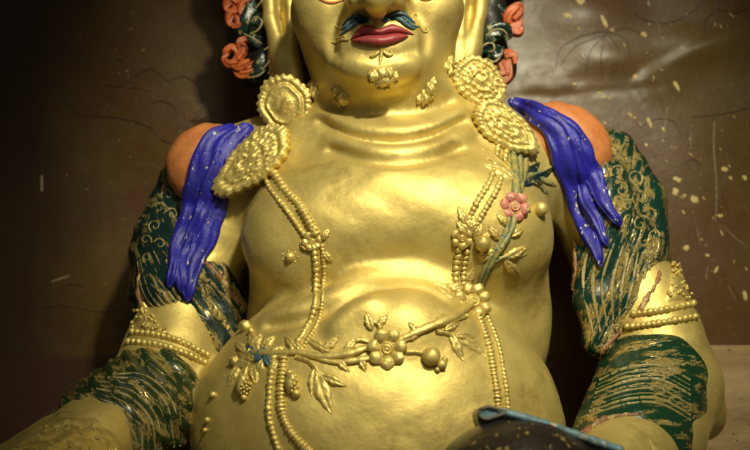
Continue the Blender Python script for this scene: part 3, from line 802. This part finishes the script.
# ------------------------------------------------------------------ medallions
def medallion(name, u, v, a, b, ang, dome, y=None, kind='disc', seed=0, yaw=0.0, pitch=0.0):
    """bossed plaque with rings of beads; a, b half axes in pixels, ang image-plane tilt of the long axis"""
    if y is None: y = hit(u, v, None)[0].y - .01
    c = P(u, v, y); q = S(y); nr, nt = 44, 150; V = []
    vd = (CAM - c).normalized(); vd = (Matrix.Rotation(yaw, 3, 'Z') @ Matrix.Rotation(pitch, 3, 'X')) @ vd
    ex = vd.cross(Vector((0, 0, 1))).normalized() * -1; ez = vd.cross(ex).normalized() * -1
    if ez.z < 0: ez = -ez
    if ex.x < 0: ex = -ex
    A = math.radians(ang); e1 = ex * math.cos(A) + ez * math.sin(A); e2 = -ex * math.sin(A) + ez * math.cos(A)
    rnd = random.Random(int(seed * 100)); nod = []
    while len(nod) < 70:
        x, z = rnd.uniform(-.8, .8), rnd.uniform(-.8, .8)
        if .22 < math.hypot(x, z) < .74 and all((x - p[0]) ** 2 + (z - p[1]) ** 2 > .016 for p in nod): nod.append((x, z, rnd.uniform(.045, .085), rnd.uniform(.9, 2.2)))
        elif rnd.random() < .004: break
    def prof(r, t):
        h = dome * (1 - r * r * .85); tw = t + .12 * math.sin(3 * t + seed) + .08 * math.sin(5 * t + 2 * seed) + .05 * math.sin(8 * t)
        rr = r + .02 * math.sin(4 * t + seed)
        g = math.exp(-((rr - .87) / .10) ** 2); h += 2.5 * g * (.3 + .7 * abs(math.cos((11 if kind == 'drop' else 13) * tw + seed)) ** .7) * (.75 + .25 * math.sin(5 * t + seed * 3))
        h -= 1.4 * math.exp(-((rr - .72) / .05) ** 2)
        x, z = r * math.cos(t), r * math.sin(t)
        if kind == 'drop':
            h += 1.1 * math.exp(-((rr - .60) / .06) ** 2)
            h += 2.2 * math.exp(-(x / .26) ** 2 - ((z - .10 * math.sin(x * 7)) / .09) ** 2) - .5 * math.exp(-((rr - .4) / .1) ** 2)
        else:
            for a_, b_, w_, m_ in nod: h += 1.15 * m_ * math.exp(-((x - a_) ** 2 + (z - b_) ** 2) / (w_ * w_))
            h += 1.3 * math.exp(-((rr - .36) / .05) ** 2) + 2.6 * math.exp(-(r / .13) ** 2) - .8 * math.exp(-((rr - .26) / .05) ** 2)
        h += .25 * r * math.sin(7 * t + 9 * r + seed) * math.sin(8 * r + 3 * math.sin(4 * t))
        return h
    for i in range(nr):
        r = i / (nr - 1)
        for j in range(nt):
            t = 2 * math.pi * j / nt
            R = 1 + .03 * math.sin(3 * t + seed) + .02 * math.sin(7 * t + 2 * seed) + .035 * math.cos(26 * t + math.sin(4 * t)) * max(0, (r - .8) / .2)
            if kind == 'point': R *= 1 + .22 * max(0, math.cos(t)) ** 6
            if kind == 'drop': R *= 1 + .18 * max(0, math.cos(t - math.pi / 2)) ** 4
            V.append(c + e1 * (a * q * R * r * math.cos(t)) + e2 * (b * q * R * r * math.sin(t)) + vd * (prof(r, t) * q))
    base = len(V)
    for j in range(nt):
        V.append(V[(nr - 1) * nt + j] - vd * 9 * q)
    for j in range(nt):
        V.append(c + (V[(nr - 1) * nt + j] - c) * .5 - vd * 12 * q)
    F = grid_faces(nr, nt, False, True)
    for j in range(nt):
        k = (j + 1) % nt; F.append(((nr - 1) * nt + j, base + j, base + k, (nr - 1) * nt + k)); F.append((base + j, base + nt + j, base + nt + k, base + k))
    F.append(tuple(base + nt + j for j in range(nt)))
    return mesh_obj(name, V, F, M_GOLDM, statue)
medallion('earring', 285, 106, 28, 29, 20, 5, y=-.06, kind='drop', seed=.3, yaw=math.radians(-14), pitch=math.radians(-8))
medallion('earring', 480, 82, 31, 23, -38, 5, y=-.06, kind='disc', seed=1.7, yaw=math.radians(14), pitch=math.radians(-8))
medallion('shoulder_plaque', 254, 158, 44, 24, 220, 4, y=-.085, kind='point', seed=2.2, yaw=math.radians(-25), pitch=math.radians(-18))
medallion('shoulder_plaque', 504, 126, 35, 21, -34, 4, y=-.09, kind='point', seed=.9, yaw=math.radians(22), pitch=math.radians(-18))
mb = MB(); bead_row(mb, [(288, 134), (266, 146), (244, 160)], 2.2, None, 1.8, .4)
mb.build('bead_strand', M_GOLDR, statue)


# ------------------------------------------------------------------ bead strands
STR = [([(260, 166), (271, 190), (288, 212), (306, 238)], 2.5, 'small'), ([(268, 162), (283, 188), (300, 206), (316, 234)], 3.4, 'rope'),
       ([(314, 248), (316, 268), (316, 288), (315, 304), (311, 320), (302, 336), (292, 350)], 3.0, 'small'), ([(322, 246), (324, 268), (323, 288), (322, 304), (318, 322), (309, 338), (300, 352)], 2.0, 'small'),
       ([(274, 358), (270, 388), (269, 415), (274, 436), (282, 458)], 2.9, 'small'), ([(284, 358), (281, 390), (283, 416), (294, 436), (310, 452)], 3.1, 'rope'),
       ([(498, 146), (491, 178), (476, 204), (463, 232)], 2.8, 'small'), ([(507, 148), (499, 184), (486, 208), (472, 232)], 2.6, 'small'),
       ([(459, 250), (456, 268), (456, 284), (460, 298)], 3.2, 'small'), ([(467, 252), (464, 268), (463, 284)], 2.6, 'small'),
       ([(476, 312), (487, 342), (492, 366), (496, 390), (498, 412)], 3.0, 'rope'), ([(484, 310), (497, 342), (502, 366), (506, 390), (508, 412)], 2.4, 'small')]
for pts, r, kd in STR:
    mb = MB()
    if kd == 'rope': bead_row(mb, pts, r * 1.2, BODY, 1.15, .15, .25, (.65, 1, 1.25))
    else: bead_row(mb, pts, r * 1.25, BODY, 1.5, .12, .3)
    mb.add(*surf_tube([(a, b, r * .95) for a, b in pts], BODY, lift=.0))
    mb.build('bead_strand', M_GOLDR, statue)

# ------------------------------------------------------------------ flower garland
garland = MB()
def strand(pts, **k):
    pts = [(a, b, r * .82) for a, b, r in pts]
    garland.add(*surf_tube(pts, BODY, lift=.45, lobes=3, amp=.16, it=4, wob=.07, **k))
strand([(471, 304, 4), (456, 316, 5), (432, 326, 5), (408, 336, 4), (388, 346, 4)])
strand([(466, 316, 3), (450, 322, 3.5), (425, 330, 3), (400, 343, 3)])
strand([(386, 352, 4), (368, 348, 4), (350, 354, 4.5), (322, 357, 4), (295, 353, 3.5), (270, 354, 4), (250, 352, 4)])
strand([(380, 356, 3), (355, 361, 4), (330, 362, 3), (300, 352, 3), (276, 357, 3)])
strand([(374, 344, 2.5), (360, 340, 2.5), (350, 345, 2.5), (338, 353, 2)])
strand([(405, 352, 2.5), (416, 352, 3), (424, 354, 2.5)])
strand([(436, 332, 2.5), (448, 334, 3), (455, 342, 2.5)])
strand([(296, 357, 2.5), (310, 362, 3), (318, 372, 2.8), (320, 380, 2)])
strand([(268, 358, 2.5), (280, 365, 2.5), (288, 374, 2)])
strand([(252, 358, 2.5), (247, 368, 2.2), (245, 376, 2)])
strand([(376, 335, 2.5), (380, 326, 3), (372, 322, 2.5), (366, 326, 2)])
g = garland.build('garland_stem', M_GOLDR, statue); g['label'] = 'gilded twisting stem across the belly'
mb = MB()
for pts in ([(512, 150, 3), (514, 170, 4), (515, 192, 4), (514, 205, 3)], [(519, 148, 2.5), (519, 170, 3.5), (517, 195, 3)], [(526, 150, 2.5), (524, 170, 3), (519, 195, 2.5)],
            [(515, 214, 2.4), (510, 232, 3), (499, 250, 3.2), (490, 266, 2.8), (481, 288, 2)], [(509, 216, 2), (505, 234, 2.8), (494, 252, 2.8), (485, 268, 2.6), (478, 288, 1.8)],
            [(488, 266, 2), (500, 258, 2.5), (510, 256, 2)], [(522, 208, 2), (530, 211, 2)], [(519, 186, 2), (528, 177, 2.5), (540, 172, 2), (553, 166, 1.5)]):
    mb.add(*surf_tube(pts, BODY, lift=.5, lobes=4, amp=.22, it=5, wob=.08))
g = mb.build('garland_stem', M_STEM, statue); g['label'] = 'worn green stem rising to the shoulder plaque'

def leaf(name, u0, v0, u1, v1, w, mat=None, thick=4.6, bend=0.0, teeth=3.0):
    n, m = 26, 11; V = []; du, dv = u1 - u0, v1 - v0; L = math.hypot(du, dv); px, py = -dv / L, du / L
    P0, n0 = hit((u0 + u1) / 2, (v0 + v1) / 2, BODY)
    for i in range(n):
        s = i / (n - 1); cw = w * math.sin(math.pi * min(1, s * .97 + .03)) ** .7 * 1.12 * (1 - .35 * s) * (1 + .26 * abs(math.sin(teeth * math.pi * s)))
        cu, cv = u0 + du * s + px * bend * math.sin(math.pi * s), v0 + dv * s + py * bend * math.sin(math.pi * s)
        pc, nc = hit(cu, cv, BODY); nc = (nc + n0).normalized()
        for j in range(m):
            t = -1 + 2 * j / (m - 1); q = S(pc.y)
            a = P(cu + px * cw * t, cv + py * cw * t, pc.y)
            hh, _ = hit(cu + px * cw * t, cv + py * cw * t, BODY)
            a = a.lerp(hh, .6) if (hh - a).length < .02 else a
            h = thick * (1 - t ** 4) ** .5 * (.5 + .5 * math.sin(math.pi * min(1, s + .12))) - .9 * math.exp(-(t / .16) ** 2) + .45 * math.sin(9 * (s - abs(t) * .35) * math.pi) * (1 - abs(t)) - 1.0
            V.append(a + nc * (h * q))
    return mesh_obj(name, V, grid_faces(n, m), mat or M_GOLDR, statue)
for L in [(512, 176, 479, 148, 6.5), (513, 180, 484, 165, 5.5, None, 4, 2), (506, 257, 526, 247, 5), (500, 260, 528, 254, 4.5, None, 3, -2), (504, 260, 520, 277, 5),
          (470, 234, 472, 212, 6), (474, 240, 482, 222, 4.5), (450, 334, 463, 361, 5.5), (456, 338, 486, 358, 6, None, 3.4, -3), (454, 336, 474, 337, 4),
          (318, 370, 332, 414, 8.5, None, 4, 2), (316, 368, 312, 396, 6), (322, 376, 347, 386, 5), (372, 330, 366, 312, 5), (378, 326, 388, 315, 4), (452, 298, 430, 282, 5, None, 3, 2),
          (330, 352, 304, 338, 4.5), (322, 352, 340, 336, 5), (296, 350, 285, 336, 4), (258, 352, 250, 332, 6), (256, 360, 238, 352, 6), (270, 358, 284, 346, 5), (252, 350, 262, 334, 5), (240, 366, 228, 386, 4), (278, 362, 268, 376, 4), (254, 366, 256, 384, 5), (304, 352, 288, 340, 4), (344, 352, 358, 338, 4.5), (336, 360, 350, 372, 4), (360, 358, 366, 372, 4), (408, 340, 420, 328, 5), (420, 334, 408, 322, 4), (436, 328, 446, 312, 5), (444, 330, 460, 322, 4), (470, 236, 456, 220, 5), (466, 226, 458, 206, 4.5), (478, 246, 490, 232, 5), (476, 256, 490, 250, 4.5), (494, 250, 478, 262, 4.5), (500, 240, 488, 226, 4.5), (508, 226, 496, 214, 4), (510, 236, 524, 228, 4.5), (462, 292, 446, 284, 4.5), (466, 284, 474, 268, 4.5), (322, 240, 330, 228, 4), (308, 250, 300, 240, 4), (318, 232, 306, 222, 4), (324, 252, 332, 262, 3.5), (262, 350, 275, 336, 5), (250, 358, 232, 372, 5), (246, 352, 236, 342, 4), (264, 360, 258, 376, 4)]:
    leaf('garland_leaf', *L)
for L in [(258, 356, 246, 346, 5), (266, 356, 272, 368, 5), (256, 362, 268, 346, 4)]:
    leaf('garland_leaf', *L, mat=M_TEAL, thick=5)['label'] = 'small leaf still tinted teal'
for L in [(522, 186, 553, 170, 5.5), (526, 176, 540, 162, 4.5)]:
    leaf('garland_leaf', *L, mat=M_HAIR, thick=3.5)['label'] = 'dark green painted leaf'
for L in [(530, 182, 548, 194, 4), (538, 178, 556, 186, 3)]:
    leaf('garland_leaf', *L, mat=M_STEM)

def flower(u, v, R, n, mat, seed=0.0, name='garland_flower', lift=3.5, centre=None):
    c, nr0 = hit(u, v, BODY); q = S(c.y); nrm = (nr0 * .6 + (CAM - c).normalized() * .7).normalized()
    ex = nrm.cross(Vector((0, 0, 1))).normalized(); ez = ex.cross(nrm).normalized(); mb = MB()
    fr = Matrix((ex, nrm, ez)).transposed()
    mb.add(*blob(c, R * .85 * q, fr, (1, .22, 1), .03, 3))
    for k in range(n):
        a = 2 * math.pi * (k + random.uniform(-.10, .10)) / n + seed; rr = R * random.uniform(.66, .72)
        d = ex * math.cos(a) + ez * math.sin(a); sd = -ex * math.sin(a) + ez * math.cos(a)
        f2 = Matrix((d, (nrm + d * .25).normalized(), sd)).transposed()
        mb.add(*blob(c + d * (rr * q) + nrm * (lift * .55 * q), R * q * random.uniform(.30, .35), f2, (1.05, .72, 1.12 * 7 / n), .10, 3))
    V = []; nr_, nt = 20, 64                       # the rolled heart of the flower
    for i in range(nr_):
        r = i / (nr_ - 1)
        for j in range(nt):
            t = 2 * math.pi * j / nt
            h = 5.2 * math.sqrt(max(0, 1 - r * r)) + (.75 * math.sin(r * 15 + t + seed) if .05 < r < .95 else 0) + lift * .3 - (3 if r > .98 else 0)
            V.append(c + ex * (R * .43 * r * math.cos(t) * q) + ez * (R * .43 * r * math.sin(t) * q) + nrm * (h * R / 19 * q))
    mb.add(V, grid_faces(nr_, nt, False, True, True), 1)
    return mb.build(name, [mat, centre or mat], statue)
flower(472, 302, 19, 8, M_GOLDR, .4, lift=6); flower(387, 349, 19.5, 7, M_GOLDR, 1.1, lift=6)
fp = flower(514, 207, 15, 6, M_PINK, .2, centre=paint('faded_pink', (.52, .33, .16), (.48, .18, .12), .45)); fp['label'] = 'flower painted dusty pink'
flower(462, 238, 11, 6, M_GOLDR, .5, 'strand_rosette', 3); flower(312, 241, 10, 6, M_GOLDR, .9, 'strand_rosette', 3)

def bud(u, v, r, tail=None, sc=(1, .9, 1), jit=.05, n=0):
    mb = MB(); p, nr = hit(u, v, BODY); q = S(p.y)
    mb.add(*blob(p + nr * r * .45 * q, r * q, None, sc, jit, 3))
    for (a, b, rr) in tail or []:
        p2, n2 = hit(a, b, BODY); mb.add(*blob(p2 + n2 * rr * .5 * q, rr * q, jit=.15))
    for k in range(n):
        a = k * 2.399; d = r * .9 * math.sqrt((k + .5) / n)
        uu, vv = u + d * math.cos(a) * sc[0], v + d * math.sin(a) * sc[2]
        mb.add(*blob(P(uu, vv, p.y - r * q * (.45 + .75 * math.sqrt(max(0, 1 - (k + .5) / n)))), r * .26 * q, jit=.15, sub=1))
    return mb.build('garland_bud', M_GOLDR, statue)
bud(430, 357, 9.5, [(441, 365, 5.5), (444, 360, 3.5), (437, 370, 3)]); bud(538, 210, 7.5); bud(482, 243, 8.5, [(482, 252, 3)])
bud(293, 384, 8, [(297, 394, 5), (290, 374, 4)], (.85, .9, 1.35), .1, 12); bud(245, 386, 8, [(245, 398, 3.5)], (.9, .9, 1.4), .1, 18)
bud(247, 328, 6, [(252, 332, 3.5)], jit=.15); bud(214, 395, 3.5); bud(208, 420, 3, [(206, 430, 2.5)]); bud(236, 362, 5, jit=.2)

# ------------------------------------------------------------------ hair: carved green curls with orange flame tips
def curls(lst, mat, nm, parent=statue):
    for pts, fl_ in lst:
        mb = MB()
        for st in (pts if isinstance(pts[0], list) else [pts]):
            c = catmull(st, max(20, 9 * len(st)))
            mb.add(*sweep([P(a[0], a[1], a[3]) for a in c], [max(.4, a[2] * 1.12) * S(a[3]) for a in c], 20, 4, .22, fl_, twist=.10))
        mb.build(nm, mat, parent)
HY = .10
def h(*pp): return [(a, b, r, HY + d) for a, b, r, d in pp]
def flame(*strands): return ([[(a, b, r * 1.15, HY - .02 - .003 * k) for a, b, r in st] for k, st in enumerate(strands)], .8)
curls([flame([(262, 56, 1), (254, 66, 3.5), (244, 70, 4), (236, 64, 4), (238, 54, 3), (232, 48, 3), (226, 52, 2.5), (226, 58, 1.2)], [(258, 64, 1), (250, 72, 3), (240, 74, 3.5), (234, 69, 2)],
             [(238, 60, 3), (243, 50, 3.5), (240, 42, 3), (246, 39, 2), (252, 43, 1)], [(238, 62, 3), (229, 64, 3), (224, 58, 2), (229, 54, 1)], [(250, 60, 1), (244, 64, 3), (238, 68, 2.5), (232, 66, 1)]),
       flame([(244, 20, 2), (238, 10, 4), (240, -2, 4), (236, -14, 4)], [(240, 12, 3), (232, 14, 4), (229, 22, 3), (234, 27, 1.5)], [(238, 4, 3), (230, 0, 4), (226, 8, 2.5), (230, 12, 1)],
             [(250, 0, 2), (243, 4, 3.5), (241, 12, 3), (246, 18, 1.5)], [(236, 16, 2), (238, 24, 2.5), (232, 27, 1.5)]),
       flame([(503, 26, 3), (510, 30, 4), (517, 26, 4), (519, 20, 3), (513, 17, 1.5)], [(508, 24, 3), (509, 16, 4), (514, 9, 4), (520, 5, 2.5), (523, 9, 1)], [(511, 32, 3), (519, 33, 3), (523, 27, 1.5)], [(514, 20, 2), (520, 14, 2.5), (522, 8, 1)]),
       flame([(484, 70, 1.5), (492, 76, 3.5), (500, 78, 4), (504, 70, 4), (500, 62, 4), (503, 55, 3), (510, 53, 2.5), (515, 59, 1.5)], [(490, 80, 2), (500, 83, 3), (508, 78, 3.5), (509, 68, 3), (507, 60, 3)], [(505, 58, 2), (513, 56, 3), (515, 64, 1.5)], [(494, 78, 2), (503, 74, 2.5), (509, 74, 1.2)])],
      M_CORAL, 'flame_curl')
for side in ([[(250, 34), (258, 30), (262, 22), (256, 17), (251, 22)], [(262, 70), (270, 60), (270, 48), (264, 50)], [(268, 74), (275, 62), (276, 48)], [(256, 8), (262, 0), (262, -10)], [(248, 78), (258, 76), (266, 70)], [(244, 34), (252, 38), (262, 44)]],
            [[(480, 50), (486, 44), (493, 44), (494, 50), (489, 52)], [(486, 36), (494, 30), (502, 30), (507, 34)], [(486, 58), (494, 62), (500, 57), (503, 49)], [(480, 60), (478, 50), (482, 40)]]):
  mb = MB()
  for st in side:
    c = catmull(st, 24); mb.add(*sweep([P(a, b, HY - .062) for a, b in c], [1.1 * S(HY) * (.6 + .5 * math.sin(math.pi * k / 23)) for k in range(24)], 6))
  mb.build('curl_line', M_THREAD, statue)
curls([([h((476, 56, 6, 0), (481, 46, 8, -.02), (490, 36, 9, -.03), (502, 30, 8, -.03), (509, 36, 6, -.02)), h((484, 52, 5, -.02), (496, 56, 7, -.03), (500, 48, 5, -.02))], .7),
       ([h((480, 5, 9, .02), (492, 14, 11, .02), (504, 18, 8, .02)), h((478, -20, 10, .02), (482, 0, 9, .02))], .8),
       ([h((252, 40, 5, 0), (246, 30, 8, -.02), (252, 18, 10, -.02), (258, 4, 11, -.01), (264, -14, 11, 0)), h((262, 40, 6, -.01), (258, 28, 8, -.03), (264, 14, 7, -.02))], .7),
       ([h((240, 35, 4, 0), (248, 36, 6, -.02), (258, 42, 7, -.02), (268, 46, 6, -.01))], .7),
       ([h((243, 76, 4, -.01), (256, 72, 7, -.02), (266, 62, 9, -.02), (271, 48, 8, -.01), (272, 34, 6, 0)), h((270, 72, 5, 0), (274, 58, 5, 0))], .7)],
      M_HAIR, 'hair_curl')
f = fld(185, -120, 300, 110, .0, .3, .006)
f.ell(252, 30, .15, 26, 62, .06, .02, 4); f.ell(250, -60, .15, 40, 60, .08, .03); f.ell(274, 60, .12, 22, 40, .05, .02); f.lumps(.004, 55)
sculpt('hair_mass', f, M_BLACK, statue, 3, 'hair_l')
f = fld(455, -120, 550, 110, .0, .3, .006)
f.ell(486, 20, .15, 22, 56, .06, .02); f.ell(500, 66, .14, 17, 20, .04, .02); f.ell(500, -60, .15, 40, 60, .08, .03); f.lumps(.004, 55)
sculpt('hair_mass', f, M_BLACK, statue, 3, 'hair_r')

# ------------------------------------------------------------------ the dark object held before the belly
VY = -.46
vessel = thing('offering_vessel', 'black speckled rounded vessel with a slanting pale blue edge in front of the golden belly', 'vessel', P(535, 520, VY))
f = fld(425, 395, 650, 530, VY - .22, VY + .18, .004)
f.ell(518, 496, VY, 86, 74, .13, .02); f.lumps(.001, 60)
sculpt('vessel_body', f, M_VESSEL, vessel, 3, 'vessel')
def slab(pts, y0, y1, mb, mi=0):
    n = len(pts); V = [P(a, b, y0) for a, b in pts] + [Vector((P(a, b, y0).x, y1, P(a, b, y0).z)) for a, b in pts]
    F = [tuple(range(n - 1, -1, -1)), tuple(range(n, 2 * n))] + [(k, (k + 1) % n, n + (k + 1) % n, n + k) for k in range(n)]
    mb.add(V, F, mi)
by = VY - .02
mb = MB()
c = catmull([(478, 420), (478, 412), (484, 408), (498, 411), (540, 424), (580, 437), (622, 451)], 40)
top = [tuple(x) for x in c]; bot = [(624, 474), (580, 462), (540, 450), (500, 440), (482, 432)]
slab(top + bot, by, by + .09, mb)
bd = mb.build('rim_board', M_VESSEL, vessel, False)
mb = MB()
c = catmull([(497, 410.5), (540, 423), (580, 436.5), (622, 451)], 30)
mb.add(*sweep([P(a, b - .6, by - .001) for a, b in c], [4.2 * S(by) * random.uniform(.85, 1.1) for _ in c], 8, flat=1.2))
mb.build('blue_edge', M_PALEBLUE, bd)
mb = MB()
c = catmull([(480, 409), (479, 415), (486, 419), (497, 416), (506, 412), (498, 409), (488, 406.5)], 40)
cc = [P(a, b, by - .006) for a, b in c]; ctr = P(491, 411.5, by - .003)
mb.add([ctr] + cc, [(0, i + 1, i + 2) for i in range(len(cc) - 1)] + [(0, len(cc), 1)], 0)
mb.add(*sweep(cc + cc[:1], [1.7 * S(by)] * (len(cc) + 1), 8), 1)
mb.build('spout_rim', [M_PALEBLUE, M_GREYRIM], bd)
